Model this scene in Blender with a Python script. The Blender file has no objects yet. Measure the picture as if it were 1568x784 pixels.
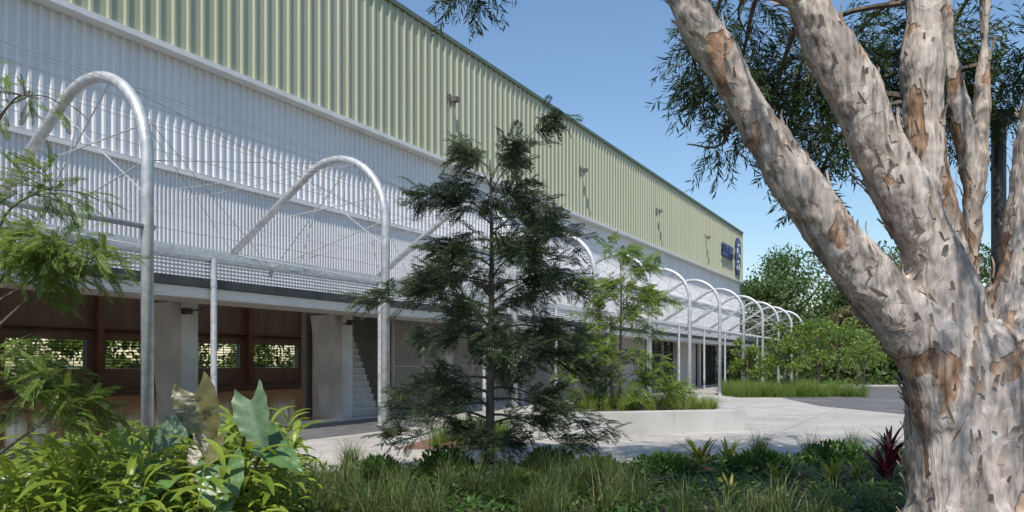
import bpy, math, random
import numpy as np
from mathutils import Vector, Matrix, Quaternion
from mathutils.geometry import tessellate_polygon
random.seed(7); rng=np.random.default_rng(7)
S=bpy.context.scene; COL=S.collection
TH=math.radians(30.81)

# ------------------------------------------------------------ materials
def nt(m):
    m.use_nodes=True; n=m.node_tree; n.nodes.clear(); return n
def N(t,ty,**k):
    n=t.nodes.new(ty)
    for a,b in k.items(): setattr(n,a,b)
    return n
def c4(c): return (c[0],c[1],c[2],1)
def pmat(name,c1,c2=None,scale=4,rough=.6,bump=.0,metal=0,stretch=(1,1,1),detail=6,lo=.35,hi=.65,bscale=None,spec=.5,c3=None,s3=.6):
    m=bpy.data.materials.new(name); t=nt(m); L=t.links.new
    o=N(t,'ShaderNodeOutputMaterial'); p=N(t,'ShaderNodeBsdfPrincipled'); L(p.outputs[0],o.inputs[0])
    p.inputs['Roughness'].default_value=rough; p.inputs['Metallic'].default_value=metal
    p.inputs['Specular IOR Level'].default_value=spec
    tc=N(t,'ShaderNodeTexCoord'); mp=N(t,'ShaderNodeMapping'); mp.inputs['Scale'].default_value=stretch
    L(tc.outputs['Object'],mp.inputs[0])
    nz=N(t,'ShaderNodeTexNoise'); nz.inputs['Scale'].default_value=scale; nz.inputs['Detail'].default_value=detail
    L(mp.outputs[0],nz.inputs['Vector'])
    r=N(t,'ShaderNodeValToRGB'); r.color_ramp.elements[0].position=lo; r.color_ramp.elements[1].position=hi
    r.color_ramp.elements[0].color=c4(c1); r.color_ramp.elements[1].color=c4(c2 or c1)
    L(nz.outputs[0],r.inputs[0]); col=r.outputs[0]
    if c3:
        n3=N(t,'ShaderNodeTexNoise'); n3.inputs['Scale'].default_value=s3; n3.inputs['Detail'].default_value=5
        L(mp.outputs[0],n3.inputs['Vector'])
        r3=N(t,'ShaderNodeValToRGB'); r3.color_ramp.elements[0].position=.50; r3.color_ramp.elements[1].position=.68
        L(n3.outputs[0],r3.inputs[0])
        mx=N(t,'ShaderNodeMix',data_type='RGBA'); L(r3.outputs[0],mx.inputs[0]); L(col,mx.inputs[6]); mx.inputs[7].default_value=c4(c3)
        col=mx.outputs[2]
    L(col,p.inputs['Base Color'])
    if bump:
        b=N(t,'ShaderNodeBump'); b.inputs['Strength'].default_value=bump; b.inputs['Distance'].default_value=.03
        nb=N(t,'ShaderNodeTexNoise'); nb.inputs['Scale'].default_value=bscale or scale*4; nb.inputs['Detail'].default_value=6
        L(mp.outputs[0],nb.inputs['Vector']); L(nb.outputs[0],b.inputs['Height']); L(b.outputs[0],p.inputs['Normal'])
    return m
def leafmat(name,c1,c2,trans=.3,rough=.45,c3=None):
    m=bpy.data.materials.new(name); t=nt(m); L=t.links.new
    o=N(t,'ShaderNodeOutputMaterial'); p=N(t,'ShaderNodeBsdfPrincipled'); tr=N(t,'ShaderNodeBsdfTranslucent'); mx=N(t,'ShaderNodeMixShader')
    g=N(t,'ShaderNodeNewGeometry'); r=N(t,'ShaderNodeValToRGB')
    r.color_ramp.elements[0].color=c4(c1); r.color_ramp.elements[1].color=c4(c2)
    if c3:
        e=r.color_ramp.elements.new(.86); e.color=c4(c2); r.color_ramp.elements[-1].color=c4(c3)
    L(g.outputs['Random Per Island'],r.inputs[0]); L(r.outputs[0],p.inputs['Base Color'])
    h=N(t,'ShaderNodeHueSaturation'); h.inputs['Value'].default_value=1.7; h.inputs['Hue'].default_value=.485; L(r.outputs[0],h.inputs['Color']); L(h.outputs[0],tr.inputs[0])
    p.inputs['Roughness'].default_value=rough; p.inputs['Specular IOR Level'].default_value=.35
    mx.inputs[0].default_value=trans; L(p.outputs[0],mx.inputs[1]); L(tr.outputs[0],mx.inputs[2]); L(mx.outputs[0],o.inputs[0])
    return m

# ------------------------------------------------------------ mesh helpers
class MB:
    def __init__(s): s.v=[]; s.f=[]
    def box(s,x0,x1,y0,y1,z0,z1):
        b=len(s.v)
        s.v+=[(x0,y0,z0),(x1,y0,z0),(x1,y1,z0),(x0,y1,z0),(x0,y0,z1),(x1,y0,z1),(x1,y1,z1),(x0,y1,z1)]
        s.f+=[tuple(b+i for i in q) for q in ((3,2,1,0),(4,5,6,7),(0,1,5,4),(1,2,6,5),(2,3,7,6),(3,0,4,7))]
    def prism(s,poly,z0,z1):
        b=len(s.v); n=len(poly)
        s.v+=[(x,y,z0) for x,y in poly]+[(x,y,z1) for x,y in poly]
        s.f.append(tuple(b+i for i in reversed(range(n)))); s.f.append(tuple(b+n+i for i in range(n)))
        for i in range(n):
            j=(i+1)%n; s.f.append((b+i,b+j,b+n+j,b+n+i))
    def hull8(s,p):
        b=len(s.v); s.v+=p
        s.f+=[tuple(b+i for i in q) for q in ((3,2,1,0),(4,5,6,7),(0,1,5,4),(1,2,6,5),(2,3,7,6),(3,0,4,7))]
    def tube(s,pts,rad,seg=10,cap=True):
        b=len(s.v); n=len(pts); P=[Vector(p) for p in pts]
        if not hasattr(rad,'__len__'): rad=[rad]*n
        T0=(P[1]-P[0]).normalized()
        ref=Vector((1,0,0)) if abs(T0.x)<.8 else Vector((0,1,0))
        a=T0.cross(ref).normalized()
        for i in range(n):
            T=(P[min(i+1,n-1)]-P[max(i-1,0)]).normalized()
            a=(a-T*a.dot(T)).normalized(); c=T.cross(a)
            for k in range(seg):
                w=2*math.pi*k/seg; q=P[i]+(a*math.cos(w)+c*math.sin(w))*rad[i]; s.v.append(tuple(q))
        for i in range(n-1):
            for k in range(seg):
                k2=(k+1)%seg; s.f.append((b+i*seg+k,b+i*seg+k2,b+(i+1)*seg+k2,b+(i+1)*seg+k))
        if cap:
            s.f.append(tuple(b+k for k in reversed(range(seg)))); s.f.append(tuple(b+(n-1)*seg+k for k in range(seg)))
    def obj(s,name,mat,smooth=False,rot=False,loc=(0,0,0)):
        me=bpy.data.meshes.new(name); me.from_pydata(s.v,[],s.f); me.update()
        if smooth:
            for p in me.polygons: p.use_smooth=True
        o=bpy.data.objects.new(name,me); COL.objects.link(o); me.materials.append(mat)
        if rot: o.rotation_euler=(0,0,-TH)
        o.location=loc
        return o
def empty(name,rot=False,loc=(0,0,0)):
    e=bpy.data.objects.new(name,None); COL.objects.link(e); e.location=loc
    if rot: e.rotation_euler=(0,0,-TH)
    e.empty_display_size=.3
    return e
def par(e,*os):
    for o in os: o.parent=e
    return e
def npmesh(name,V,F,mat,smooth=False):
    me=bpy.data.meshes.new(name); V=np.asarray(V,dtype=np.float32).reshape(-1,3); F=np.asarray(F,dtype=np.int32).reshape(-1,4)
    me.vertices.add(len(V)); me.vertices.foreach_set('co',V.ravel())
    me.loops.add(F.size); me.loops.foreach_set('vertex_index',F.ravel())
    me.polygons.add(len(F)); me.polygons.foreach_set('loop_start',np.arange(0,F.size,4,dtype=np.int32))
    me.update(calc_edges=True); me.validate()
    if smooth: me.polygons.foreach_set('use_smooth',np.ones(len(F),dtype=bool))
    me.materials.append(mat)
    o=bpy.data.objects.new(name,me); COL.objects.link(o); return o
def norm(a): return a/np.maximum(np.linalg.norm(a,axis=-1,keepdims=True),1e-9)
def inst(name,T,P,D,U,Sc,mat,smooth=False):
    tv,tf=T; P=np.asarray(P,float); D=norm(np.asarray(D,float)); U=np.asarray(U,float)
    r=norm(np.cross(D,U)); n=np.cross(r,D)
    M=np.stack([r,D,n],axis=-1)*np.asarray(Sc,float).reshape(-1,1,1)
    V=np.einsum('nij,vj->nvi',M,tv)+P[:,None,:]
    F=tf[None]+(np.arange(len(P))*len(tv))[:,None,None]
    return npmesh(name,V,F,mat,smooth)
def tmpl(quads):
    v=[];f=[]
    for q in quads:
        b=len(v); v+=list(q); f.append((b,b+1,b+2,b+3))
    return np.array(v,float),np.array(f,int)
def leafq(p,d,L,w,up=(0,0,1),sag=0.0):
    p=np.array(p,float); d=np.array(d,float); d/=np.linalg.norm(d); u=np.array(up,float)
    s=np.cross(d,u); s/=np.linalg.norm(s)+1e-9
    m=p+d*L*.45; t=p+d*L-np.array([0,0,sag*L])
    return [p,m+s*w/2,t,m-s*w/2]
def T_leaf(w=.15): return tmpl([leafq((0,0,0),(0,1,0),1,w)])
def T_frond(pairs=9,lw=.03,ll=.33,ang=50,droop=.25):
    q=[]
    def rp(s): return np.array([0,s,-droop*s*s])
    for i in range(5):
        a=rp(i/5);b=rp((i+1)/5); q.append([a+[.006,0,0],b+[.006,0,0],b-[.006,0,0],a-[.006,0,0]])
    for i in range(pairs):
        s=.12+.86*i/(pairs-1); l=ll*(math.sin(math.pi*(.15+.8*s*.95))**.7)
        A=math.radians(ang*(1-.35*s))
        for sg in(-1,1):
            q.append(leafq(rp(s),(sg*math.sin(A),math.cos(A),-.15+.25*random.random()),l*random.uniform(.8,1.1),lw,sag=.15))
    return tmpl(q)
def T_twig(n=14,ll=.3,lw=.045):
    q=[[np.array([.006,0,0]),np.array([.004,1,-.15]),np.array([-.004,1,-.15]),np.array([-.006,0,0])]]
    for i in range(n):
        s=.1+.9*i/(n-1); a=random.uniform(0,6.28); sp=random.uniform(.5,1.1)
        q.append(leafq((0,s,-.15*s),(math.cos(a)*sp,.8,math.sin(a)*sp-.2),ll*random.uniform(.7,1.1),lw,up=(random.uniform(-1,1),.1,1),sag=.1))
    return tmpl(q)
def T_blades(n,L,w,spread=.5,droop=.5,seg=3,base=.05,prof='grass'):
    v=[];f=[]
    for i in range(n):
        a=random.uniform(0,6.283); el=math.pi/2-abs(random.gauss(0,spread)); l=L*random.uniform(.6,1.1); ww=w*random.uniform(.7,1.2)
        bx,by=random.gauss(0,base),random.gauss(0,base)
        p=np.array([bx,by,0.]); hd=np.array([math.cos(a),math.sin(a),0]); sd=np.array([-math.sin(a),math.cos(a),0])
        e=el; b=len(v)
        for k in range(seg+1):
            s=k/seg
            wd=ww*(1-s*.92) if prof=='grass' else ww*(math.sin(math.pi*min(.98,.12+.86*s))**.6)
            v.append(p+sd*wd/2); v.append(p-sd*wd/2)
            p=p+(hd*math.cos(e)+np.array([0,0,math.sin(e)]))*l/seg
            e-=droop*random.uniform(.6,1.4)/seg*1.6
        for k in range(seg): f.append((b+2*k,b+2*k+1,b+2*k+3,b+2*k+2))
    return np.array(v,float),np.array(f,int)
def place_up(name,Ts,pos,scl,mat,smooth=False):
    V=[];F=[];off=0
    for (x,y,z),s in zip(pos,scl):
        tv,tf=random.choice(Ts); a=random.uniform(0,6.283); c,si=math.cos(a),math.sin(a)
        R=np.array([[c,-si,0],[si,c,0],[0,0,1]])*s
        V.append(tv@R.T+np.array([x,y,z])); F.append(tf+off); off+=len(tv)
    return npmesh(name,np.concatenate(V),np.concatenate(F),mat,smooth)
def rs(n): return norm(rng.normal(size=(n,3)))
def catmull(P,k=5):
    P=[np.array(p,float) for p in P]; P=[2*P[0]-P[1]]+P+[2*P[-1]-P[-2]]; out=[]
    for i in range(1,len(P)-2):
        for j in range(k):
            t=j/k; a,b,c,d=P[i-1:i+3]
            out.append(.5*((2*b)+(c-a)*t+(2*a-5*b+4*c-d)*t*t+(3*b-a-3*c+d)*t**3))
    out.append(P[-2]); return out

# ------------------------------------------------------------ world, sun, camera
sun_to=Vector((-.12,-.55,.826)).normalized()
w=bpy.data.worlds.new('World'); S.world=w; w.use_nodes=True; t=w.node_tree
bg=t.nodes['Background']; sk=t.nodes.new('ShaderNodeTexSky'); sk.sky_type='NISHITA'; sk.sun_disc=False
sk.sun_elevation=math.asin(sun_to.z); sk.sun_rotation=math.atan2(sun_to.x,sun_to.y); sk.dust_density=.3; sk.air_density=1.45; sk.ozone_density=6.0
t.links.new(sk.outputs[0],bg.inputs[0]); bg.inputs[1].default_value=.15
sl=bpy.data.lights.new('sun','SUN'); sl.energy=5.0; sl.angle=math.radians(.5); sl.color=(1,.94,.85)
so=bpy.data.objects.new('sun',sl); COL.objects.link(so); so.rotation_euler=sun_to.to_track_quat('Z','Y').to_euler(); so.location=(0,-10,30)
cd=bpy.data.cameras.new('camera'); cam=bpy.data.objects.new('camera',cd); COL.objects.link(cam); S.camera=cam
cam.location=(0,0,1.6); cam.rotation_euler=(math.pi/2,0,0); cd.sensor_width=36; cd.lens=36*1100/1568; cd.shift_y=165/1568; cd.clip_end=2000; cd.clip_start=.05
S.view_settings.view_transform='Standard'; S.view_settings.look='None'; S.view_settings.exposure=0

# ------------------------------------------------------------ materials instances
M_green=pmat('green_cladding',(.375,.385,.27),(.405,.41,.295),.5,.45,0,stretch=(1,1,.15))
M_white=pmat('white_cladding',(.66,.65,.67),(.73,.72,.735),.6,.35,0,stretch=(1,1,.2))
M_poly=pmat('pale_cladding',(.58,.57,.58),(.66,.65,.66),.8,.3)
M_trim=pmat('trim_white',(.6,.6,.6),(.68,.68,.67),2,.4)
M_dark=pmat('dark_metal',(.03,.032,.035),(.05,.05,.055),3,.4)
M_galv=pmat('galvanised_steel',(.44,.46,.48),(.62,.63,.64),9,.42,.1,metal=.35)
M_conc=pmat('concrete_wall',(.42,.41,.39),(.55,.54,.51),1.6,.8,.15,bscale=14,c3=(.36,.35,.33))
M_soff=pmat('soffit_paint',(.62,.6,.55),(.7,.68,.63),2,.6)
M_ply=pmat('timber_panel',(.085,.052,.032),(.13,.085,.055),2.5,.5,stretch=(1,1,.2))
M_floor=pmat('sports_floor',(.27,.145,.055),(.36,.205,.08),2,.12,stretch=(1,.1,1))
M_glass=pmat('dark_glass',(.02,.025,.03),(.03,.035,.04),2,.06,spec=.8)
M_block=pmat('grey_blockwork',(.38,.37,.36),(.46,.45,.44),3,.8,.2)
M_mesh=pmat('mesh_metal',(.34,.31,.28),(.42,.39,.36),5,.5)
M_blue=pmat('sign_blue',(.012,.025,.11),(.016,.03,.13),3,.4)
M_sw=pmat('sign_white',(.7,.7,.72),(.75,.75,.75),3,.4)
M_fill=bpy.data.materials.new('fill_light_sheet'); t=nt(M_fill); o=N(t,'ShaderNodeOutputMaterial'); tr=N(t,'ShaderNodeBsdfTranslucent'); tr.inputs[0].default_value=(.55,.54,.52,1); t.links.new(tr.outputs[0],o.inputs[0])  # translucent sheet for the roof panels added to brighten the hall inside

# ------------------------------------------------------------ sports hall (local frame: x=-D, y=along wall)
hall=empty('sports_hall',rot=True)
T0,T1=-6.0,62.5
def ribs(name,D,t0,t1,z0,z1,pitch,depth,a,b,c,mat):
    m=MB(); P=[]; y=t0
    while y<t1-1e-6:
        P+=[(0,y),(0,y+a*pitch),(depth,y+(a+b)*pitch),(depth,y+(a+b+c)*pitch)]; y+=pitch
    P.append((0,t1))
    P=[(d,min(yy,t1)) for d,yy in P]
    for d,yy in P: m.v+=[(-D+d,yy,z0),(-D+d,yy,z1)]
    for i in range(len(P)-1): m.f.append((2*i,2*i+2,2*i+3,2*i+1))
    o=m.obj(name,mat); par(hall,o); return o
ribs('green_cladding',14.5,T0,T1,8.55,12.66,.36,.05,.66,.08,.16,M_green)
ribs('white_cladding',14.72,T0,T1,5.95,8.5,.2,.05,.5,.12,.26,M_white)
ribs('lower_cladding',14.70,T0,T1,3.3,5.87,.1,.03,.3,.2,.3,M_poly)
m=MB()
m.box(-14.8,-14.38,T0,T1+.05,8.43,8.55); m.box(-14.8,-14.60,T0,T1,5.86,5.96); m.box(-14.56,-14.44,T1,T1+.09,8.55,12.66)
par(hall,m.obj('flashing',M_trim))
m=MB(); m.box(-14.75,-14.40,T0,T1+.12,12.66,12.80); par(hall,m.obj('roof_edge',pmat('roof_edge_paint',(.10,.13,.09),(.12,.15,.1),2,.5)))
m=MB(); g=MB()
def zr(D): return 12.7+.015*(D-14.75)
Ds=[14.75,17,20,22,25,27,30,32,36]
for i in range(8):
    a,b=Ds[i],Ds[i+1]
    if i%2==0: m.hull8([(-b,T0,zr(b)-.1),(-a,T0,zr(a)-.1),(-a,T1,zr(a)-.1),(-b,T1,zr(b)-.1),(-b,T0,zr(b)),(-a,T0,zr(a)),(-a,T1,zr(a)),(-b,T1,zr(b))])
    else:
        k=len(g.v); g.v+=[(-b,T0,zr(b)-.05),(-a,T0,zr(a)-.05),(-a,T1,zr(a)-.05),(-b,T1,zr(b)-.05)]; g.f.append((k,k+1,k+2,k+3))  # added strip that lets diffused sun into the dark interior
par(hall,m.obj('roof',M_galv),g.obj('fill_light_panels',M_fill))
m=MB()
m.box(-35.6,-14.76,T1-.2,T1-.01,0,12.55); m.box(-35.6,-14.76,T0+.01,T0+.2,0,12.55)
m.box(-35.9,-35.6,T0,T1,3.0,12.6) ; m.box(-35.9,-35.6,T0,T1,0,1.36)
wins=[24.7+4.45*k for k in range(-6,8)]
prev=T0
for w0 in wins:
    m.box(-35.9,-35.6,prev,w0,1.361,2.999); prev=w0+3.55
m.box(-35.9,-35.6,prev,T1,1.361,2.999)
m.box(-14.78,-14.735,T0,T1,3.3,12.55)
par(hall,m.obj('shell_walls',M_block))
m=MB(); m.box(-35.58,-35.5,T0+.2,T1-.2,2.75,9.0)
prev=T0+.2
for w0 in wins:
    m.box(-35.58,-35.5,prev,w0,1.35,2.749); prev=w0+3.55
m.box(-35.58,-35.5,prev,T1-.2,1.35,2.749); m.box(-35.58,-35.5,T0+.2,T1-.2,.05,1.349)
par(hall,m.obj('timber_lining',M_ply))
m=MB()
for w0 in wins: m.box(-35.5,-35.1,w0-.6,w0-.3,.05,9)
m.box(-35.45,-35.3,T0+.2,T1-.2,3.3,3.42)
par(hall,m.obj('portal_frames',pmat('brown_steel',(.085,.035,.02),(.115,.048,.028),2,.5)))
m=MB()
for w0 in wins:
    for k in range(8): m.box(-35.72,-35.69,w0+k*.5,w0+k*.5+.03,1.36,2.75)
    for k in range(9):
        z=1.42+k*.15; m.hull8([(-35.86,w0,z),(-35.80,w0,z+.03),(-35.80,w0+3.55,z+.03),(-35.86,w0+3.55,z),(-35.86,w0,z+.012),(-35.80,w0,z+.042),(-35.80,w0+3.55,z+.042),(-35.86,w0+3.55,z+.012)])
par(hall,m.obj('window_louvres',M_dark))
m=MB(); m.box(-35.5,-14.9,T0+.2,T1-.2,-.1,.05); par(hall,m.obj('floor',M_floor))
m=MB(); m.box(-34.9,-34.5,T0+.3,T1-.3,.051,.5); m.box(-34.5,-34.0,T0+.3,T1-.3,.051,.28); par(hall,m.obj('bench_seating',pmat('bench_timber',(.05,.03,.02),(.08,.045,.03),2,.5)))
m=MB(); m.box(-14.9,-14.2,T0,T1,-.1,.045); par(hall,m.obj('threshold_slab',M_conc))
m=MB(); cols=[.0,4.97,9.92,14.9]
for c in cols:
    m.box(-14.75,-14.45,c,c+.42,.046,3.0)
    m.hull8([(-15.35,c+.06,.05),(-14.751,c+.06,.05),(-14.751,c+.36,.05),(-15.35,c+.36,.05),(-15.75,c+.06,3.0),(-14.751,c+.06,3.0),(-14.751,c+.36,3.0),(-15.75,c+.36,3.0)])
for k in range(4,13):
    c=14.9+4.97*(k-3)
    if c<T1: m.box(-14.72,-14.42,c,c+.35,.046,3.0)
par(hall,m.obj('concrete_columns',M_conc))
m=MB(); m.box(-14.78,-14.44,T0,T1,3.001,3.32); par(hall,m.obj('lintel',M_soff))
m=MB(); n_=MB()
for i in range(14):
    x1=-14.98-.09*i; m.box(x1-.09,x1,15.5,17.0,.05,.05+.2*(i+1)); n_.box(x1-.03,x1+.012,15.5,17.0,.03+.2*(i+1),.055+.2*(i+1))
par(hall,m.obj('bleacher_steps',M_conc),n_.obj('step_nosings',M_trim))
m=MB(); m.box(-16.6,-16.4,15.4,T1-.3,.05,12); par(hall,m.obj('inner_partition',pmat('partition_paint',(.16,.14,.125),(.21,.19,.17),1,.7)))
m=MB(); y0,y1,z0,z1=17.1,34.6,.12,2.95
def clipbar(yb,s):
    za,zb=z0,z1; ya=yb; ye=yb+s*(z1-z0)
    if s>0:
        if ya<y0: za=z0+(y0-yb)/s; ya=y0
        if ye>y1: zb=z0+(y1-yb)/s; ye=y1
    else:
        if ya>y1: za=z0+(y1-yb)/s; ya=y1
        if ye<y0: zb=z0+(y0-yb)/s; ye=y0
    if zb-za>.02:
        b=len(m.v); wv=.012; m.v+=[(-14.42,ya-wv,za),(-14.42,ya+wv,za),(-14.42,ye+wv,zb),(-14.42,ye-wv,zb)]; m.f.append((b,b+1,b+2,b+3))
yy=y0-2.0
while yy<y1+2: clipbar(yy,.6); clipbar(yy,-.6); yy+=.11
for c in [17.1+1.46*i for i in range(13)]: m.box(-14.5,-14.43,c-.03,c+.03,.05,3.0)
m.box(-14.5,-14.43,17.1,34.6,.06,.12); m.box(-14.5,-14.43,17.1,34.6,1.5,1.55)
par(hall,m.obj('mesh_screen',M_mesh))
m=MB(); g=MB(); fr=MB()
k=0; c=34.8
while c<T1-1:
    e=min(c+4.62,T1)
    if k%2==0: m.box(-14.7,-14.6,c,e,.05,3.0)
    else:
        g.box(-14.68,-14.66,c,e,.05,3.0)
        for j in range(5): fr.box(-14.66,-14.58,c+j*1.15-.03,c+j*1.15+.04,.05,3.0)
        fr.box(-14.655,-14.585,c,e,2.3,2.36)
    c+=4.97; k+=1
par(hall,m.obj('block_wall',M_block),g.obj('glazing',M_glass),fr.obj('door_frames',M_dark))
m=MB(); m.hull8([(-14.6,T0,3.40),(-12.7,T0,3.20),(-12.7,61,3.20),(-14.6,61,3.40),(-14.6,T0,3.46),(-12.7,T0,3.26),(-12.7,61,3.26),(-14.6,61,3.46)])
par(hall,m.obj('canopy_roof',M_galv))
m=MB(); m.box(-12.70,-12.55,T0,61,3.12,3.30); par(hall,m.obj('canopy_gutter',M_dark))
m=MB(); m.box(-14.43,-12.75,T0,61,2.96,3.0); m.box(-12.75,-12.60,T0,61,2.90,3.11); par(hall,m.obj('canopy_soffit',M_soff))
m=MB()
for i in range(8):
    f=i/7; D=12.6+1.25*f; z=3.62+.46*f
    m.box(-D-.02,-D+.02,T0,61,z,z+.045)
for i in range(4):
    m.box(-12.64,-12.61,T0,61,3.34+i*.075,3.375+i*.075)
for k in range(-3,11):
    y=10.82+4.97*k-4.97
    if y<61: m.hull8([(-14.0,y-.03,3.98),(-12.5,y-.03,3.45),(-12.5,y+.03,3.45),(-14.0,y+.03,3.98),(-14.0,y-.03,4.12),(-12.5,y-.03,3.6),(-12.5,y+.03,3.6),(-14.0,y+.03,4.12)])
m.box(-12.56,-12.48,T0,61,3.70,3.78)
par(hall,m.obj('sunshade_battens',M_galv))
m=MB()
for k in range(-2,11):
    y=9.3+4.97*k; m.tube([(-12.5,y,0),(-12.5,y,3.70)],.062,12); m.box(-12.6,-12.4,y-.1,y+.1,0.0,.02)
par(hall,m.obj('canopy_posts',M_galv))
m=MB()
for y in (9.0,14.0):
    m.tube([(-12.5,y+.3,2.75),(-14.4,y+.9,2.72)],.02,6); m.box(-14.0,-13.8,y+.6,y+.75,2.66,2.8)
par(hall,m.obj('strut_brackets',M_dark))
m=MB()
for y in (20.07,30.45,40.9,51.2):
    m.box(-14.46,-14.3,y-.03,y+.03,10.70,10.75); m.box(-14.34,-14.10,y-.11,y+.11,10.54,10.69); m.box(-14.46,-14.44,y-.07,y+.07,10.6,10.85); m.tube([(-14.25,y,10.56),(-14.25,y,10.35)],.03,8)
par(hall,m.obj('wall_floodlights',pmat('grey_metal',(.10,.09,.08),(.15,.14,.13),3,.5)))
sg=empty('wall_sign',rot=True)
tcu=bpy.data.curves.new('sign_lettering','FONT'); tcu.body="SOUTHS"; tcu.size=1.5; tcu.extrude=.05; tcu.space_character=.82; tcu.offset=.02
to=bpy.data.objects.new('sign_lettering',tcu); COL.objects.link(to); tcu.materials.append(M_blue)
to.rotation_euler=(math.pi/2,0,math.pi/2); to.location=(-14.35,55.4,9.9); to.parent=sg; to.scale=(.68,1,1)
m=MB(); prof=[(0,8.9),(.55,9.2),(.9,9.9),(.75,10.5),(1.0,11.1),(.8,11.7),(.3,12.0),(-.3,11.95),(-.7,11.6),(-.6,11.1),(-.95,10.6),(-.7,10.0),(-.85,9.4),(-.45,9.05)]
ec=60.5
for xx in(-14.42,-14.32): m.v+=[(xx,ec+a*1.0,z) for a,z in prof]
n=len(prof); m.f.append(tuple(range(n,2*n))); m.f+= [(i,(i+1)%n,n+(i+1)%n,n+i) for i in range(n)]
o1=m.obj('emblem_backing',M_blue)
m=MB()
for a,z,ww,hh in((.1,11.4,.5,.18),(-.25,10.9,.35,.4),(.3,10.55,.4,.2),(-.1,10.0,.55,.16),(.25,9.6,.18,.5),(-.4,9.5,.2,.3)):
    m.box(-14.315,-14.29,ec+a-ww/2,ec+a+ww/2,z-hh/2,z+hh/2)
o2=m.obj('emblem_figure',M_sw); par(sg,o1,o2)

# ------------------------------------------------------------ steel arches
def arch_profile():
    P=[(9.34,0),(9.34,4.39)]; c=(10.74,4.39); r=1.4
    for i in range(1,17):
        a=math.radians(180-i*121.5/16); P.append((c[0]+r*math.cos(a),c[1]+r*math.sin(a)))
    P.append((13.86,4.12)); return P
AP=arch_profile()
yA=[10.82+4.97*(n-1) for n in range(0,12)]; yA[0]+=.05
for y in yA:
    m=MB(); m.tube([(-(d-9.34),0,z) for d,z in AP],.082,14)
    a=m.obj('arch_tube',M_galv,smooth=True)
    m=MB()
    def rp(d): return -(d-9.34)
    for p,q in (((9.34,3.9),(11.6,5.5)),((9.4,4.9),(12.9,4.72)),((10.2,5.68),(12.5,3.7)),((9.34,3.2),(13.86,4.1)),((9.34,4.4),(12.6,3.7)),((10.9,5.77),(11.7,3.7))):
        m.tube([(rp(p[0]),0,p[1]),(rp(q[0]),0,q[1])],.011,5)
    b=m.obj('bracing_rods',M_galv)
    m=MB(); m.box(-.16,.16,-.16,.16,0.0,.025); m.tube([(0,0,.0),(0,0,.18)],.1,14); c=m.obj('base_plate',M_galv)
    wp=Matrix.Rotation(-TH,3,'Z')@Vector((-9.34,y,0))
    e=empty('steel_arch',rot=True,loc=wp); par(e,a,b,c)
m=MB(); prof=[AP[1]]+AP[2::2]+[(12.3,5.07),(13.1,4.58),(13.86,4.12)]
for (d,z) in prof+[(9.34,3.5),(9.34,2.6)]:
    m.tube([(-d,yA[0]-6,z),(-d,yA[-1],z)],.004,4,cap=False)
for i in range(len(yA)-1):
    a,b=yA[i],yA[i+1]
    for (p,q) in ((AP[1],AP[9]),(AP[9],AP[-1]),(AP[9],(12.6,3.7))):
        m.tube([(-p[0],a,p[1]),(-q[0],b,q[1])],.006,4,cap=False); m.tube([(-q[0],a,q[1]),(-p[0],b,p[1])],.006,4,cap=False)
m.obj('arch_cables',pmat('cable_steel',(.25,.25,.26),(.35,.35,.36),5,.5),rot=True)
m=MB(); m.tube([(-9.34,-.5,3.48),(-9.34,6.0,3.48)],.04,10); m.tube([(-9.34,0.85,0),(-9.34,.85,4.4)],.085,12); m.obj('tie_rail',M_galv,rot=True,smooth=True)

# ------------------------------------------------------------ ground surfaces
M_ground=pmat('grass_ground',(.05,.07,.025),(.10,.10,.04),.8,.95,.3,bscale=30,c3=(.14,.11,.06),s3=.1)
m=MB(); m.v=[(-400,-300,0),(400,-300,0),(400,700,0),(-400,700,0)]; m.f=[(0,1,2,3)]; m.obj('ground',M_ground)
def sheet(name,poly,z,mat):
    m=MB(); m.v=[(x,y,z) for x,y in poly]
    for tri in tessellate_polygon([[Vector((x,y,0)) for x,y in poly]]):
        a,b,c=[Vector((*poly[i],0)) for i in tri]
        if abs((b-a).cross(c-a).z)<1e-5: continue
        m.f.append(tuple(tri) if (b-a).cross(c-a).z>0 else tuple(reversed(tri)))
    return m.obj(name,mat)
M_pave=pmat('exposed_concrete',(.40,.375,.34),(.49,.46,.42),1.1,.8,.0,c3=(.36,.34,.31),s3=.35)
t=M_pave.node_tree; p=[n for n in t.nodes if n.type=='BSDF_PRINCIPLED'][0]; lk=p.inputs['Base Color'].links[0].from_socket
tc=N(t,'ShaderNodeTexCoord'); mp=N(t,'ShaderNodeMapping'); mp.inputs['Rotation'].default_value=(0,0,TH); t.links.new(tc.outputs['Object'],mp.inputs[0])
br=N(t,'ShaderNodeTexBrick'); br.inputs['Scale'].default_value=1; br.inputs['Brick Width'].default_value=3.2; br.inputs['Row Height'].default_value=2.2; br.inputs['Mortar Size'].default_value=.012; br.offset=0
br.inputs['Color1'].default_value=(1,1,1,1); br.inputs['Color2'].default_value=(.92,.92,.92,1); br.inputs['Mortar'].default_value=(.4,.38,.36,1)
t.links.new(mp.outputs[0],br.inputs[0]); mu=N(t,'ShaderNodeMix',data_type='RGBA',blend_type='MULTIPLY'); mu.inputs[0].default_value=1
t.links.new(lk,mu.inputs[6]); t.links.new(br.outputs[0],mu.inputs[7])
sp=N(t,'ShaderNodeTexNoise'); sp.inputs['Scale'].default_value=7; sp.inputs['Detail'].default_value=9; t.links.new(tc.outputs['Object'],sp.inputs['Vector'])
sr=N(t,'ShaderNodeValToRGB'); sr.color_ramp.elements[0].position=.3; sr.color_ramp.elements[0].color=(.78,.77,.75,1); sr.color_ramp.elements[1].position=.55; t.links.new(sp.outputs[0],sr.inputs[0])
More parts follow.
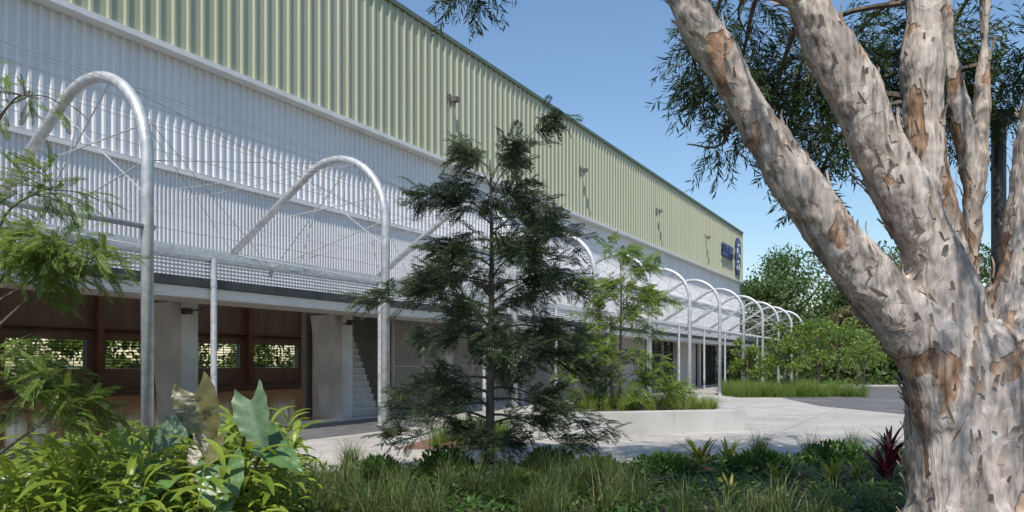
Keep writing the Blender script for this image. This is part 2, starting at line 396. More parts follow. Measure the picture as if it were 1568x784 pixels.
mu2=N(t,'ShaderNodeMix',data_type='RGBA',blend_type='MULTIPLY'); mu2.inputs[0].default_value=1; t.links.new(mu.outputs[2],mu2.inputs[6]); t.links.new(sr.outputs[0],mu2.inputs[7]); t.links.new(mu2.outputs[2],p.inputs['Base Color'])
def L2W(D,y):
    v=Matrix.Rotation(-TH,3,'Z')@Vector((-D,y,0)); return (v.x,v.y)
edge=[(-14,8.2),(-6,9.6),(-3.6,10.3),(-1.5,11.0),(-.3,11.35),(2.2,11.35),(4.4,12.2),(6.7,13.3),(9.5,14.3),(16,16)]
sheet('plaza_paving',edge+[(30,18),(40,60),L2W(9.0,75),L2W(14.3,75),L2W(14.3,-6),(-18,4)],.006,M_pave)
M_asph=pmat('asphalt',(.09,.088,.09),(.13,.125,.125),3,.9,0,c3=(.15,.145,.14),s3=.4)
sheet('asphalt_apron',[L2W(11.4,-6),L2W(11.4,15.5),L2W(12.2,16.4),L2W(14.19,16.4),L2W(14.19,-6)],.014,M_asph)
sheet('asphalt_road',[(12.6,33.6),(11.6,27),(12.5,22.0),(15,20.0),(39,21),(39,50),(25,50)],.014,M_asph)
M_soil=pmat('mulch',(.035,.022,.014),(.10,.065,.04),14,.95,.8,bscale=50)
sheet('garden_bed',[(-14,-3)]+[(x,y-.06) for x,y in edge]+[(16,-3)],.010,M_soil)
sheet('mulch_bed',[(-2.2,13.4),(-.5,13.3),(.1,15.5),(-.4,17.4),(-1.2,17.6)],.012,pmat('red_mulch',(.14,.07,.045),(.24,.14,.10),10,.95))
m=MB()
for i in range(len(edge)-1):
    (x0,y0_),(x1,y1_)=edge[i],edge[i+1]; m.hull8([(x0,y0_-.05,0),(x1,y1_-.05,0),(x1,y1_,0),(x0,y0_,0),(x0,y0_-.05,.04),(x1,y1_-.05,.04),(x1,y1_,.04),(x0,y0_,.04)])
m.obj('bed_edging',M_conc)
m=MB(); m.hull8([(1.2,11.1,0),(2.4,8.5,0),(2.44,8.52,0),(1.24,11.12,0),(1.2,11.1,.1),(2.4,8.5,.1),(2.44,8.52,.1),(1.24,11.12,.1)])
m.hull8([(1.6,11.2,0),(5.8,9.3,0),(5.82,9.34,0),(1.62,11.24,0),(1.6,11.2,.06),(5.8,9.3,.06),(5.82,9.34,.06),(1.62,11.24,.06)]); m.obj('steel_edging',pmat('rusty_steel',(.12,.055,.03),(.18,.09,.05),8,.8))

pl=empty('concrete_planter'); A=(.2,15.7);B=(5.53,17.05);C=(6.1,22.5);D=(2.4,23.5);E=(-.2,17.6)
Mp=pmat('precast_concrete',(.40,.39,.37),(.50,.49,.47),1.3,.75,.1,bscale=40,c3=(.34,.33,.315),s3=.9)
m=MB()
poly=[A,B,C,D,E]; cx=sum(p[0] for p in poly)/5; cy=sum(p[1] for p in poly)/5
inn=[(cx+(x-cx)*.80,cy+(y-cy)*.86) for x,y in poly]
for i in range(5):
    j=(i+1)%5; segs=3 if i in(0,1) else 2
    for s in range(segs):
        a0=s/segs; a1=(s+1)/segs-.0015
        l=lambda p,q,a:(p[0]+(q[0]-p[0])*a,p[1]+(q[1]-p[1])*a)
        o0,o1_,i0,i1=l(poly[i],poly[j],a0),l(poly[i],poly[j],a1),l(inn[i],inn[j],a0),l(inn[i],inn[j],a1)
        m.hull8([(*o0,0),(*o1_,0),(*i1,0),(*i0,0),(*o0,.5),(*o1_,.5),(*i1,.5),(*i0,.5)])
o=m.obj('planter_walls',Mp); bv=o.modifiers.new('b','BEVEL'); bv.width=.008; bv.segments=2
m=MB(); m.prism(inn,.02,.42); o2=m.obj('planter_soil',M_soil)
m=MB(); m.hull8([(5.0,20.6,.5),(6.15,20.3,.5),(6.3,22.6,.5),(5.2,22.9,.5),(5.0,20.6,.62),(6.15,20.3,.62),(6.3,22.6,.62),(5.2,22.9,.62)]); o3=m.obj('seat_slab',Mp)
par(pl,o,o2,o3)

# ------------------------------------------------------------ foliage materials
L_dark=leafmat('silky_oak_leaf',(.045,.07,.032),(.10,.14,.065),.33,c3=(.26,.29,.20))
L_brt=leafmat('young_leaf',(.10,.17,.03),(.19,.27,.06),.4)
L_left=leafmat('feathery_leaf',(.09,.15,.03),(.21,.30,.07),.4)
L_paper=leafmat('paperbark_leaf',(.03,.055,.018),(.07,.11,.035),.25)
L_far=leafmat('far_leaf',(.045,.08,.02),(.10,.155,.04),.3)
L_far2=leafmat('far_leaf_olive',(.11,.105,.04),(.20,.17,.075),.3)
L_ging=leafmat('ginger_leaf',(.12,.20,.025),(.30,.38,.06),.35,rough=.33)
L_gr=leafmat('tuft_blade',(.07,.115,.03),(.16,.21,.065),.35,c3=(.30,.27,.12))
L_cov=leafmat('cover_leaf',(.03,.075,.015),(.085,.16,.03),.25)
L_brom=leafmat('strappy_leaf',(.14,.19,.03),(.32,.31,.06),.3)
L_red=leafmat('cordyline_leaf',(.05,.010,.015),(.13,.02,.03),.3)
M_bark=pmat('young_bark',(.09,.07,.055),(.17,.14,.11),10,.9,.5,stretch=(1,1,.3))

def frond_tree(name,base,H,prof,nb,nf,FL,mat,tmpls,r0=.06,h0=.7,up=.25,lean=(0,0),droop=-.2,az0=0,jit=.03,lv=(.68,1.12)):
    e=empty(name,loc=base); m=MB()
    tp=[]
    for i in range(13):
        s=i/12; tp.append((lean[0]*s+.05*math.sin(3*s+az0)*s,lean[1]*s+.05*math.cos(4*s),H*s))
    m.tube(tp,[r0*(1-.9*i/12)+.004 for i in range(13)],9)
    Ps=[];Ds=[];Us=[];Sc=[]
    for b in range(nb):
        s=(b+.5)/nb; h=h0+(H*.97-h0)*s; az=az0+b*2.39996+random.gauss(0,.35)
        Lb=prof(h/H)*random.uniform(*lv)
        k=min(11,int(h/H*12)); c=np.array(tp[k])+(np.array(tp[k+1])-np.array(tp[k]))*(h/H*12-k)
        hd=np.array([math.cos(az),math.sin(az),0]); pts=[]
        uu=up*random.uniform(.2,1.9)+(.9 if s>.9 else 0)
        for j in range(7):
            q=j/6; pts.append(c+hd*Lb*q+np.array([0,0,Lb*(uu*q*1.3-.38*q*q*up/.25)])+np.array([random.gauss(0,.03),random.gauss(0,.03),0])*q)
        m.tube(pts,[max(.004,r0*.33*(1-j/7)*(.4+.6*(1-s))) for j in range(7)],5)
        cnt=int(nf*(.35+.65*Lb/1.4))
        shoots=[pts]
        for _ in range(4):
            i0=random.randint(2,6); L2=Lb*random.uniform(.18,.34); sd=random.choice((-1,1))*random.uniform(.5,1.2)
            dd=hd*math.cos(sd)+np.array([-hd[1],hd[0],0])*math.sin(sd); Z=[pts[i0]+dd*L2*q/6+np.array([0,0,L2*(.35*q/6-.3*(q/6)**2)]) for q in range(7)]
            m.tube(Z,.005,4); shoots.append(Z)
        for f in range(cnt):
            Z=random.choice(shoots); q=min(1,(.30 if Z is pts else .1)+.8*random.random()**.8); x=q*6; i0=min(5,int(x)); p=Z[i0]+(Z[i0+1]-Z[i0])*(x-i0)
            sd=random.choice((-1,1))*random.uniform(.1,1.5)*(1.1-q*.6); dd=hd*math.cos(sd)+np.array([-hd[1],hd[0],0])*math.sin(sd)
            Ps.append(p+np.array([random.gauss(0,jit),random.gauss(0,jit),random.gauss(0,jit)])); Ds.append(dd+np.array([0,0,random.gauss(droop+.3,.5)])); Us.append([random.gauss(0,.5),random.gauss(0,.5),1]); Sc.append(FL*random.uniform(.5,1.15))
    n=len(Ps); idx=np.arange(n)%len(tmpls); Ps,Ds,Us,Sc=map(np.array,(Ps,Ds,Us,Sc)); os=[m.obj('trunk_and_branches',M_bark,smooth=True)]
    for k,T in enumerate(tmpls):
        s_=idx==k; os.append(inst('foliage',T,Ps[s_],Ds[s_],Us[s_],Sc[s_],mat))
    par(e,*os); return e
TF=[T_frond(9,.075,.38,55,.35),T_frond(8,.08,.34,45,.5),T_frond(9,.075,.42,60,.2)]
def interp(xs,ys): return lambda h:float(np.interp(h,xs,ys))
frond_tree('silky_oak_tree',(-.33,10.6,0),4.6,interp([0,.10,.18,.30,.45,.55,.66,.74,.82,.90,.96,1],[.4,.8,1.35,1.4,1.5,1.55,1.2,1.1,1.05,.75,.5,.2]),52,88,.31,L_dark,TF,r0=.075,h0=.42,up=.28,jit=.06,lv=(.6,1.15))
TFb=[T_frond(8,.10,.40,60,.4),T_frond(7,.11,.36,55,.55)]
frond_tree('young_rain_tree',(2.85,19.0,.42),4.05,interp([0,.2,.35,.5,.7,.85,1],[.5,1.3,1.45,1.25,1.0,.6,.15]),40,44,.38,L_brt,TFb,r0=.05,h0=.35,up=.6,jit=.08)
TFl=[T_frond(15,.032,.30,38,.25),T_frond(14,.035,.26,30,.4)]
def limb_tree(name,base,trunk,r0,limbs,mat,tmpls,FL,nf,barkm=M_bark,dz=-.1):
    e=empty(name,loc=base); m=MB(); tp=catmull(trunk,4); m.tube(tp,[r0*(1-.8*i/len(tp)) for i in range(len(tp))],9)
    Ps=[];Ds=[];Us=[];Sc=[]
    for (pts,n_) in limbs:
        P=catmull(pts,4); m.tube(P,[.012*(1-.8*i/len(P)) for i in range(len(P))],5)
        subs=[P]
        for _ in range(8):
            i0=random.randint(3,len(P)-2); d=rs(1)[0]*.34; d[2]=abs(d[2])*.5-.05; Q=catmull([P[i0],P[i0]+d*.6+np.array([0,0,.03]),P[i0]+d],3); m.tube(Q,[.004]*len(Q),4); subs.append(Q)
        for f in range(int(nf*n_)):
            Z=random.choice(subs); q=.1+.9*random.random()**.8; x=q*(len(Z)-1); i0=min(len(Z)-2,int(x)); p=Z[i0]+(Z[i0+1]-Z[i0])*(x-i0); d=norm(Z[i0+1]-Z[i0])
            if Z is P and q<.35: continue
            Ps.append(p+np.array([random.gauss(0,.035) for _ in range(3)])); Ds.append(d+rs(1)[0]*.8+np.array([0,0,dz])); Us.append([random.gauss(0,.5),random.gauss(0,.5),1]); Sc.append(FL*random.uniform(.5,1.2))
    Ps,Ds,Us,Sc=map(np.array,(Ps,Ds,Us,Sc)); idx=np.arange(len(Ps))%len(tmpls); os=[m.obj('trunk_and_branches',barkm,smooth=True)]
    for k,T in enumerate(tmpls):
        s_=idx==k; os.append(inst('foliage',T,Ps[s_],Ds[s_],Us[s_],Sc[s_],mat))
    return par(e,*os)
bx,by=-3.72,5.1
def rel(*P): return [(x-bx,y-by,z) for x,y,z in P]
limb_tree('wattle_tree',(bx,by,0),[(0,0,0),(.02,.03,1.5),(-.05,0,2.6),(-.02,.05,3.9)],.05,[
  (rel((-3.72,5.1,2.1),(-3.4,5.0,2.35),(-3.15,4.95,2.42),(-2.98,4.9,2.40)),1.7),
  (rel((-3.72,5.1,1.8),(-3.35,5.05,2.1),(-3.1,5.0,2.25),(-2.85,5.0,2.34)),1.7),
  (rel((-3.72,5.1,2.3),(-3.6,5.1,2.65),(-3.4,5.1,2.80),(-3.22,5.1,2.86)),1.0),
  (rel((-3.72,5.1,2.0),(-3.55,5.3,2.2),(-3.35,5.4,2.3),(-3.15,5.4,2.35)),1.4),
  (rel((-3.72,5.1,1.0),(-3.5,5.0,1.3),(-3.3,4.95,1.45),(-3.15,4.9,1.5)),1.1),
  (rel((-3.72,5.1,.9),(-3.45,5.1,1.1),(-3.25,5.1,1.22),(-3.05,5.1,1.25)),1.3),
  (rel((-3.72,5.1,1.3),(-3.7,4.9,1.5),(-3.5,4.8,1.6),(-3.35,4.8,1.65)),.8),
  (rel((-3.72,5.1,3.2),(-3.6,5.1,3.4),(-3.5,5.1,3.5),(-3.42,5.1,3.5)),.3),
  (rel((-3.72,5.1,3.0),(-3.9,5.2,3.4),(-4.3,5.2,3.6),(-4.6,5.2,3.5)),1.2),
  (rel((-3.72,5.1,2.0),(-4.0,5.2,2.4),(-4.4,5.2,2.6),(-4.7,5.2,2.5)),1.2)],L_left,TFl,.20,150)

# ------------------------------------------------------------ paperbark
M_pb=bpy.data.materials.new('paperbark'); t=nt(M_pb); L=t.links.new
o=N(t,'ShaderNodeOutputMaterial'); p=N(t,'ShaderNodeBsdfPrincipled'); L(p.outputs[0],o.inputs[0]); p.inputs['Roughness'].default_value=.8; p.inputs['Specular IOR Level'].default_value=.2
tc=N(t,'ShaderNodeTexCoord')
def noise(sc,st,det=6,dist=0,off=(0,0,0)):
    mp=N(t,'ShaderNodeMapping'); mp.inputs['Scale'].default_value=st; mp.inputs['Location'].default_value=off; L(tc.outputs['Object'],mp.inputs[0]); n=N(t,'ShaderNodeTexNoise'); n.inputs['Scale'].default_value=sc; n.inputs['Detail'].default_value=det; n.inputs['Distortion'].default_value=dist; L(mp.outputs[0],n.inputs['Vector']); return n.outputs[0]
def ramp(s,els):
    r=N(t,'ShaderNodeValToRGB'); e=r.color_ramp.elements
    while len(e)<len(els): e.new(.5)
    for i,(q,c) in enumerate(els): e[i].position=q; e[i].color=c4(c)
    L(s,r.inputs[0]); return r.outputs[0]
def mixc(f,a,b,bt='MIX',fv=None):
    m_=N(t,'ShaderNodeMix',data_type='RGBA',blend_type=bt)
    if fv is None: L(f,m_.inputs[0])
    else: m_.inputs[0].default_value=fv
    L(a,m_.inputs[6]); L(b,m_.inputs[7]); return m_.outputs[2]
n1=noise(2.6,(1,1,.40),10,.8)
base=ramp(n1,[(.33,(.28,.245,.22)),(.41,(.36,.315,.285)),(.43,(.52,.455,.405)),(.49,(.46,.40,.36)),(.51,(.62,.555,.50)),(.57,(.46,.405,.365)),(.59,(.58,.52,.47)),(.66,(.40,.35,.315)),(.72,(.52,.46,.415))])
n2=noise(2.6,(1,1,.5),9,.9,(5,3,1))
org=ramp(n2,[(.575,(0,0,0)),(.60,(1,1,1))])
oc=ramp(noise(9,(1,1,.4),6),[(.35,(.22,.12,.07)),(.5,(.42,.27,.18)),(.68,(.58,.44,.34))])
col=mixc(org,base,oc)
n3=noise(6,(2.6,2.6,.20),9,.7)
cr=ramp(n3,[(.34,(.30,.26,.23)),(.42,(.85,.82,.79)),(.5,(1,1,1))])
col=mixc(None,col,cr,'MULTIPLY',.7)
fs=ramp(noise(26,(1,1,.25),8),[(.35,(.66,.63,.61)),(.6,(1.0,1.0,1.0))]); col=mixc(None,col,fs,'MULTIPLY',.8)
L(col,p.inputs['Base Color'])
st=ramp(n1,[(.41,(0,0,0)),(.425,(.35,.35,.35)),(.495,(.4,.4,.4)),(.505,(.7,.7,.7)),(.575,(.6,.6,.6)),(.585,(1,1,1))])
b1=N(t,'ShaderNodeBump'); b1.inputs['Strength'].default_value=.7; b1.inputs['Distance'].default_value=.016; L(st,b1.inputs['Height'])
b2=N(t,'ShaderNodeBump'); b2.inputs['Strength'].default_value=.6; b2.inputs['Distance'].default_value=.04; L(n3,b2.inputs['Height']); L(b1.outputs[0],b2.inputs['Normal'])
b3=N(t,'ShaderNodeBump'); b3.inputs['Strength'].default_value=.6; b3.inputs['Distance'].default_value=.014; L(noise(28,(1.6,1.6,.3),9),b3.inputs['Height']); L(b2.outputs[0],b3.inputs['Normal'])
b4=N(t,'ShaderNodeBump'); b4.inputs['Strength'].default_value=.7; b4.inputs['Distance'].default_value=.022; b4.invert=True; L(org,b4.inputs['Height']); L(b3.outputs[0],b4.inputs['Normal']); L(b4.outputs[0],p.inputs['Normal'])
limbs=[
 [(4.02,6.1,-.25,.68),(4.00,6.1,.05,.60),(3.96,6.1,.4,.545),(3.90,6.1,1.1,.50),(3.86,6.1,1.6,.46),(3.84,6.15,1.9,.38)],
 [(3.72,6.0,1.15,.33),(3.53,6,1.66,.28),(3.28,6,1.98,.25),(2.95,6,2.35,.225),(2.54,6,2.87,.195),(2.08,6,3.57,.17),(1.70,6,4.2,.15),(1.42,6,4.67,.14),(1.18,6,5.3,.12),(.8,5.8,6.3,.09),(.5,5.6,7.2,.05)],
 [(3.8,6,1.4,.36),(3.66,6,2.05,.27),(3.46,6,2.6,.235),(3.19,6,3.15,.215),(2.93,6,3.7,.20),(2.70,6,4.15,.19),(2.54,6.02,4.5,.18),(2.4,6.1,5.1,.14),(2.3,6.2,6.2,.1),(2.3,6.3,7.3,.05)],
 [(2.64,6,4.3,.14),(2.35,5.95,4.62,.085),(2.0,5.9,4.72,.07),(1.7,5.9,4.95,.06),(1.2,5.9,5.5,.05)],
 [(3.95,6.25,1.7,.28),(3.82,6.3,2.5,.20),(3.68,6.3,3.19,.17),(3.60,6.3,3.93,.16),(3.62,6.3,4.79,.145),(3.68,6.3,5.5,.12),(3.8,6.3,7,.05)],
 [(4.1,6.5,2.0,.14),(4.2,6.6,2.7,.09),(4.22,6.6,3.2,.08),(4.14,6.6,3.74,.075),(4.03,6.6,4.34,.07),(3.94,6.6,5.06,.06),(3.7,6.7,6,.04)],
 [(4.22,6.6,3.0,.08),(4.34,6.65,3.7,.06),(4.40,6.7,4.4,.055),(4.44,6.7,5.4,.05)],
 [(4.1,6.05,1.4,.36),(4.28,6,2.2,.26),(4.42,6,3.0,.225),(4.50,6,3.8,.19),(4.56,6,4.6,.165),(4.65,6,5.6,.14),(4.9,6,7,.06)],
 [(4.4,6.1,2.6,.18),(4.75,6.2,3.4,.15),(5.1,6.3,4.3,.12),(5.5,6.4,5.6,.07)],
]
m=MB(); flakeP=[]
for lb in limbs:
    Pc=catmull(lb,6); pts=[q[:3] for q in Pc]; rr=[max(.02,q[3]) for q in Pc]
    m.tube(pts,rr,20)
    for i in range(len(pts)-1):
        if pts[i][2]>5.5 or pts[i][2]<.1: continue
        for _ in range(int(5*rr[i]/.3+random.random())): flakeP.append((pts[i],pts[i+1]-pts[i],rr[i]))
for k in range(9):
    a=k*.7+.2; m.tube([(4.0+.32*math.cos(a),6.1+.32*math.sin(a),.75),(4.0+.48*math.cos(a),6.1+.48*math.sin(a),.3),(4.0+.72*math.cos(a),6.1+.72*math.sin(a),-.12)],[.12,.16,.11],10)
pb=m.obj('trunk_and_limbs',M_pb)
md=pb.modifiers.new('r','REMESH'); md.mode='VOXEL'; md.voxel_size=.022; md.use_smooth_shade=True
md=pb.modifiers.new('s','SMOOTH'); md.factor=.5; md.iterations=12
tx=bpy.data.textures.new('barklumps','CLOUDS'); tx.noise_scale=.55; tx.noise_depth=1
md=pb.modifiers.new('d','DISPLACE'); md.texture=tx; md.strength=.10; md.mid_level=.5
tx2=bpy.data.textures.new('barkfine','CLOUDS'); tx2.noise_scale=.12; tx2.noise_depth=5
md=pb.modifiers.new('d2','DISPLACE'); md.texture=tx2; md.strength=.035; md.mid_level=.5
V=[];F=[]
for (c,T,r) in flakeP:
    T=np.array(T)/np.linalg.norm(T); a=rs(1)[0]; a=a-T*a.dot(T); a/=np.linalg.norm(a); s_=np.cross(T,a)
    h=random.uniform(.06,.24); wd=random.uniform(.02,.06); p0=np.array(c)+a*(r+.0)+T*random.uniform(-.1,.1); b=len(V)
    tilt=random.uniform(-.25,.25); T2=T*math.cos(tilt)+s_*math.sin(tilt); s2=np.cross(T2,a)
    for i in range(4):
        q=i/3; lift=-.01+.05*q*q
        V.append(p0+T2*h*q-s2*wd/2*(1-.5*q)+a*lift); V.append(p0+T2*h*q+s2*wd/2*(1-.6*q)+a*(lift+.01))
    F+=[(b,b+1,b+3,b+2),(b+2,b+3,b+5,b+4),(b+4,b+5,b+7,b+6)]
fl=npmesh('peeling_bark',V,F,pmat('peeling_paper',(.36,.26,.19),(.56,.48,.41),6,.9),True)
TW=[T_twig(16,.30,.045) for _ in range(4)]
clumps=[(1.80,7,4.45,.22,40),(2.15,7,4.35,.35,120),(1.95,7.1,4.75,.25,50),(2.05,7,3.75,.14,22),(2.5,7,3.98,.26,60),(2.84,7.1,4.5,.42,150),(2.9,7,3.75,.3,80),(3.05,7.2,3.4,.2,30),
 (3.3,7.3,4.7,.5,200),(3.35,7.2,4.0,.32,90),(4.4,7.4,4.8,.5,200),(4.75,7.3,4.3,.35,120),(4.25,7.4,4.0,.3,80),(5.2,7.3,4.6,.6,160),(4.05,7.4,4.9,.35,90),(2.3,7.3,5.2,.5,120),
 (-.46,7,5.20,.10,24),(-.35,7,5.4,.2,30)]
for _ in range(50):  # unseen crown clumps above the frame, placed to dapple the ground
    y=random.uniform(2.2,10.2); z=max(6.2,1.6+.53*y+.9)+random.uniform(0,2.2)
    clumps.append((random.uniform(-2.6,6.5),y,z,random.uniform(.4,.75),50))
for _ in range(30):  # denser out-of-view clumps added to throw leaf shade on the paving
    clumps.append((random.uniform(-1.6,5.0),random.uniform(6.2,8.9),random.uniform(7.3,8.8),random.uniform(.4,.7),130))
P=[];D_=[]
for (x,y,z,r,n) in clumps:
    d=rs(n); q=np.array([x,y,z])+d*(rng.random((n,1))**.45)*r*np.array([1,1,.85]); P.append(q); D_.append(d*.8+np.array([0,0,-.7]))
P=np.concatenate(P); D_=np.concatenate(D_); idx=np.arange(len(P))%4; fo=[]
for k in range(4):
    s_=idx==k; fo.append(inst('foliage',TW[k],P[s_],D_[s_],rs(s_.sum()),rng.uniform(.24,.42,s_.sum()),L_paper))
m=MB()
def nearest(c):
    best=None
    for lb in limbs[1:]:
        for q in lb:
            if q[2]<3: continue
            d=(q[0]-c[0])**2+(q[1]-c[1])**2+(q[2]-c[2]-.3)**2
            if best is None or d<best[0]: best=(d,q)
    return best[1]
for (x,y,z,r,n) in clumps:
    q=nearest((x,y,z)); a=np.array(q[:3]); b=np.array([x,y,z]); mid=(a+b)/2+np.array([random.gauss(0,.1),random.gauss(0,.1),.2])
    P_=catmull([a,mid,b,b+np.array([random.gauss(0,.2),random.gauss(0,.2),-.25*(r>.15)])],4); m.tube(P_,[.03*(1-.85*i/len(P_)) for i in range(len(P_))],5)
    for _ in range(6):
        d=rs(1)[0]; c=b+d*r; m.tube([mid*.3+b*.7,(b+c)/2+np.array([0,0,.05]),c],[.009,.006,.003],4)
tw=m.obj('twigs',M_bark)
par(empty('paperbark_tree'),pb,fl,tw,*fo)

# ------------------------------------------------------------ leaf-mass trees
TLf=T_leaf(.55)
def mass_tree(name,x,y,H,R,mat,n=3500,ls=.4,trunk=True,h0=.3,clump=None,ry=None):
    e=empty(name,loc=(x,y,0)); P=[];K=clump or 16; ry=ry or R
    for _ in range(K):
        a=random.uniform(0,6.28); rr=R*random.random()**.5*.72; z=H*(h0+(1-h0)*random.uniform(.12,.86)); sh=1-.5*max(0,(z/H-.6)/.4)
        c=np.array([math.cos(a)*rr*sh,math.sin(a)*rr*sh*ry/R,z]); r=R*random.uniform(.25,.42); r=min(r,(H-z)+.15*H)
        d=rs(n//K); P.append(c+d*r*(rng.random((n//K,1))**.35)*np.array([1,1,.75])+rng.normal(size=(n//K,3))*r*.06)
    P=np.concatenate(P); D=rs(len(P)); D[:,2]-=.3
    os=[inst('foliage',TLf,P,D,rs(len(P)),rng.uniform(.6,1.2,len(P))*ls,mat)]
    if trunk:
        m=MB(); m.tube([(0,0,0),(.02*H,0,H*.35),(0,.02*H,H*.8)],[H*.022,H*.017,H*.004],8)
        for _ in range(6):
            a=random.uniform(0,6.28); m.tube([(.01*H,0,H*random.uniform(.25,.5)),(math.cos(a)*R*.35,math.sin(a)*R*.35,H*.6),(math.cos(a)*R*.6,math.sin(a)*R*.6,H*.75)],[H*.01,H*.006,H*.003],5)
        os.append(m.obj('trunk',M_bark,smooth=True))
    par(e,*os); return e
for (x,y,H,R,mt) in [(23.5,68,9.8,4.5,0),(27.5,75,12.0,5.5,0),(31,66,10.2,4.6,0),(27.2,57,6.6,3.0,1),(35,70,13.5,5.6,2),(40,74,15,6.5,0),(46,76,15,6.5,0),(20,80,10.5,5,0),(36,60,10,4.5,1),(52,70,14,6,0),(60,75,15,7,0),(68,72,14,7,0),(33,85,16,7,0),(24.5,60,5.8,3.4,0),(31,57,5.5,3,0)]:
    mass_tree(['shade_tree','olive_tree','lime_tree'][mt],x,y,H,R,[L_far,L_far2,L_brt][mt],n=7000,ls=.42,h0=.1,clump=34)
for i in range(16):
    v=L2W(41+random.uniform(0,4),4+3.4*i); mass_tree('boundary_tree',v[0],v[1],6,3.2,L_brt,n=1300,ls=.45,h0=.05,clump=12)
for (x,y,H,R) in [(13.6,36,3.8,1.1),(15.0,38,4.2,1.3),(17.0,40,4.2,1.5),(12.4,38,3.2,1.0),(19.0,42,4.4,1.6),(21.5,44,4.2,1.7),(24,50,4.2,2)]:
    mass_tree('street_sapling',x,y,H,R,L_brt,n=1500,ls=.2,h0=.28,clump=14)
P=np.stack([rng.uniform(14,75,14000),rng.uniform(54,60,14000),rng.random(14000)**1.4*2.6],1)
inst('distant_shrubs',TLf,P,rs(14000),rs(14000),rng.uniform(.3,.6,14000),L_far)

# ------------------------------------------------------------ low planting
G1=[T_blades(80,.62,.013,.42,.6,4,.05) for _ in range(4)]
def scat(n,f):
    out=[]
    while len(out)<n:
        q=f()
        if q: out.append(q)
    return out
def tuftpos():
    x=random.uniform(-3.2,1.4); y=random.uniform(7.0,10.3)
    if y>9.9+x*.15: return None
    if math.sin(x*2.7)+math.cos(y*2.9+x)<-.55: return None
    return (x,y,0)
ps=scat(80,tuftpos)+scat(20,lambda:(random.uniform(1.6,6.0),random.uniform(6.9,8.2),0))
place_up('lomandra_grass',G1,ps,[random.uniform(.45,1.1) for _ in ps],L_gr)
for (x,y,s) in [(4.15,12.0,1.0),(4.95,11.9,.95),(5.9,12.4,1.0),(6.4,12.3,.85),(-2.4,10.7,1.0)]:
    place_up('grass_tuft',G1,[(x,y,0)]*3,[s,s*.9,s*.8],L_gr)
# low leafy shrubs in the bed
for (x,y,r,h,mt) in [(.55,10.3,.42,.38,L_cov),(-.95,10.1,.45,.42,L_cov),(1.15,9.7,.4,.34,L_brt),(-1.75,9.4,.36,.36,L_cov),(5.1,11.3,.5,.36,L_cov),(2.2,10.4,.5,.28,L_cov),(.1,8.6,.35,.3,L_brt),(3.6,10.5,.5,.3,L_cov)]:
    n=1100; d=rs(n); d[:,2]=abs(d[:,2]); P=np.array([x,y,0])+d*(rng.random((n,1))**.3)*np.array([r,r,h]); inst('low_shrub',T_leaf(.42),P,d+rs(n)*.6,rs(n),rng.uniform(.06,.12,n),mt)
ps=[(random.uniform(1.6,5.2),random.uniform(17.6,22.2),.42) for _ in range(90)]
place_up('planter_grass',G1,ps,[random.uniform(.6,1.0) for _ in ps],leafmat('lime_blade',(.12,.18,.03),(.26,.33,.07),.35))
ps=[(random.uniform(10.6,16.8),random.uniform(33.9,37.5),0) for _ in range(260)]
place_up('verge_grass',G1,ps,[random.uniform(.7,1.7) for _ in ps],L_brt)
ps=[(random.uniform(-1.6,-.2)+.1,random.uniform(13.6,16.6),0) for _ in range(30)]
place_up('path_bed_grass',G1,ps,[random.uniform(.7,1.1) for _ in ps],L_brt)
n=40000; X=rng.uniform(-3.2,8.5,n); Y=6.8+rng.random(n)*6.4; ok=Y<np.interp(X,[e[0] for e in edge],[e[1] for e in edge])-.15
dens=np.sin(X*2.1+1)*np.cos(Y*1.7)+rng.normal(size=n)*.5; ok&=(dens>-.9); X=X[ok];Y=Y[ok]
P=np.stack([X,Y,rng.random(len(X))**1.3*(.10+.08*np.sin(X*3)*np.cos(Y*2.3)+.05)],1); D=rs(len(P)); D[:,2]=abs(D[:,2])*.5
inst('groundcover',T_leaf(.5),P,D,np.tile([0,0,1.],(len(P),1))+rs(len(P))*.4,rng.uniform(.05,.11,len(P)),L_cov)
def T_ginger(n=12,H=1.0):
    v=[];f=[];a0=random.uniform(0,6.28); lx,ly=random.gauss(0,.12),random.gauss(0,.12)
    for i in range(n):
        s=.25+.75*i/(n-1); p=np.array([lx*s*s,ly*s*s,H*s]); a=a0+(i%2)*math.pi+random.gauss(0,.6)+i*.35; el=random.uniform(.1,.75)+.6*(s>.93); L_=random.uniform(.3,.50); wd=L_*.19
        hd=np.array([math.cos(a),math.sin(a),0]); sd=np.array([-math.sin(a),math.cos(a),0]); e=el; b=len(v)
        for k in range(6):
            q=k/5; w_=wd*math.sin(math.pi*(.06+.90*q))**.8
            up=np.array([0,0,.25*w_]); v+= [p+sd*w_/2+up,p,p-sd*w_/2+up]; p=p+(hd*math.cos(e)+np.array([0,0,math.sin(e)]))*L_/5; e-=.26
        for k in range(5):
            for j in(0,1): f.append((b+3*k+j,b+3*k+j+1,b+3*k+j+4,b+3*k+j+3))
    b=len(v); v+=[np.array([.008,0,0]),np.array([lx+.004,ly,H]),np.array([lx-.004,ly,H]),np.array([-.008,0,0])]; f.append((b,b+1,b+2,b+3))
    return np.array(v),np.array(f)
GT=[T_ginger() for _ in range(8)]
def gp():
    y=random.uniform(5.0,8.4); x=random.uniform(-.76*y,-.30*y)
    if x>-1.9: return None
    return (x,y,0)
ps=scat(230,gp); sc=[]
for (x,y,z) in ps:
    dx=(x+2.9)/1.5; sc.append(max(.55,.9-.2*abs(dx)**1.5)*random.uniform(.72,1.08))
place_up('ginger_plants',GT,ps,sc,L_ging,smooth=True)
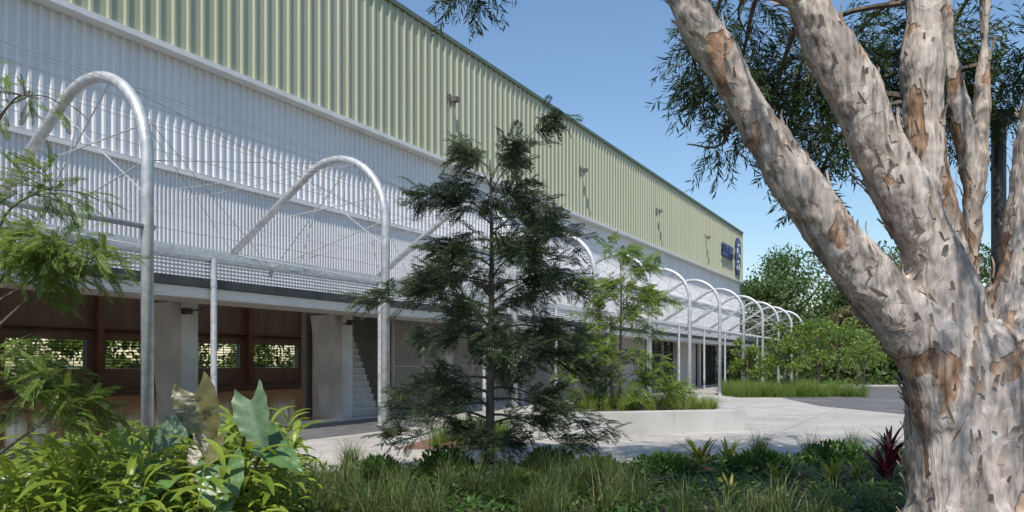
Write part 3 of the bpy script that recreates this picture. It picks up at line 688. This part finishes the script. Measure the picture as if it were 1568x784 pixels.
def heart(name,base,tip_dir,normal,L_,W_,mat):
    V=[];F=[];d=np.array(tip_dir,float); d/=np.linalg.norm(d); n=np.array(normal,float); n-=d*n.dot(d); n/=np.linalg.norm(n); s=np.cross(d,n)
    na,nb=20,14
    for i in range(na+1):
        q=i/na; wq=W_/2*max(.0,math.sin(math.pi*(.16+.84*q)**.8))**.8
        for j in range(nb+1):
            u=j/nb*2-1; back=-.32*L_*abs(u)**1.3*(1-q)**2
            ripple=.010*math.sin(q*30+u*3)*abs(u)**2
            vein=.005*math.cos((q-abs(u)*.35)*40)*(1-abs(u))
            V.append(np.array(base)+d*(L_*q+back)+s*u*wq+n*(abs(u)**.9*wq*.25-.22*L_*q*q+ripple+vein))
    for i in range(na):
        for j in range(nb):
            a=i*(nb+1)+j; F.append((a,a+1,a+nb+2,a+nb+1))
    return npmesh(name,V,F,mat,True)
Ea=pmat('ear_leaf_bronze',(.07,.065,.022),(.12,.11,.04),7,.38,.2,bscale=25); Eb=pmat('ear_leaf_silver',(.09,.15,.085),(.15,.22,.13),7,.42,.2,bscale=25); Ec=pmat('ear_leaf_green',(.05,.11,.03),(.09,.17,.05),7,.36,.2,bscale=25)
ex=.22; root=np.array([-2.62+ex,6.1,0.]); os=[]; m=MB()
for (c,d,nrm,L_,W_,mt) in [((-2.78,5.8,1.36),(.35,-.30,-.80),(-.1,-.9,.35),.44,.36,Ea),((-2.36,5.9,1.30),(.22,-.30,-.80),(-.35,-.9,.3),.44,.34,Eb),((-2.25,5.9,.90),(.85,-.4,-.25),(.1,-.5,1),.40,.29,Ec),((-2.48,5.6,.80),(.2,-.6,-.6),(0,-.7,.7),.46,.36,Ec),((-2.95,5.6,.72),(-.5,-.6,-.35),(0,-.8,.8),.42,.34,Ec),((-2.40,6.1,1.05),(.8,.1,-.4),(0,-.6,1),.36,.26,Ec),((-2.95,6.0,1.10),(-.6,-.3,-.5),(0,-1,.5),.34,.26,Eb),((-2.62,5.7,.98),(-.1,-.6,-.7),(0,-.8,.6),.34,.26,Ea)]:
    c=(c[0]+ex,c[1],c[2]); os.append(heart('leaf',c,d,nrm,L_,W_,mt)); c=np.array(c); m.tube([root,root*.4+c*.6+np.array([0,0,.12]),c],[.02,.014,.009],7)
os.append(m.obj('stalks',pmat('stalk',(.08,.035,.025),(.14,.07,.045),6,.5),smooth=True)); par(empty('elephant_ear_plant'),*os)
B1=[T_blades(20,.62,.07,.55,.5,5,.02,'strap') for _ in range(3)]
for (x,y,s) in [(2.95,11.2,1.0),(3.35,11.1,.8),(4.15,9.3,.75),(3.5,9.6,.6),(4.6,9.6,.6),(2.6,8.6,.5)]:
    place_up('bromeliad_plant',B1,[(x,y,0)],[s],L_brom,True)
place_up('cordyline_plant',B1,[(4.82,9.2,.2),(4.84,9.2,.4),(4.8,9.2,.1)],[.85,.75,.9],L_red,True)
m=MB(); m.tube([(5.42,8,0),(5.42,8,4.25)],.075,10); m.box(5.31,5.53,7.89,8.11,4.25,4.4); m.box(5.32,5.52,7.9,8.1,0,.03); m.obj('lamp_post',M_dark)
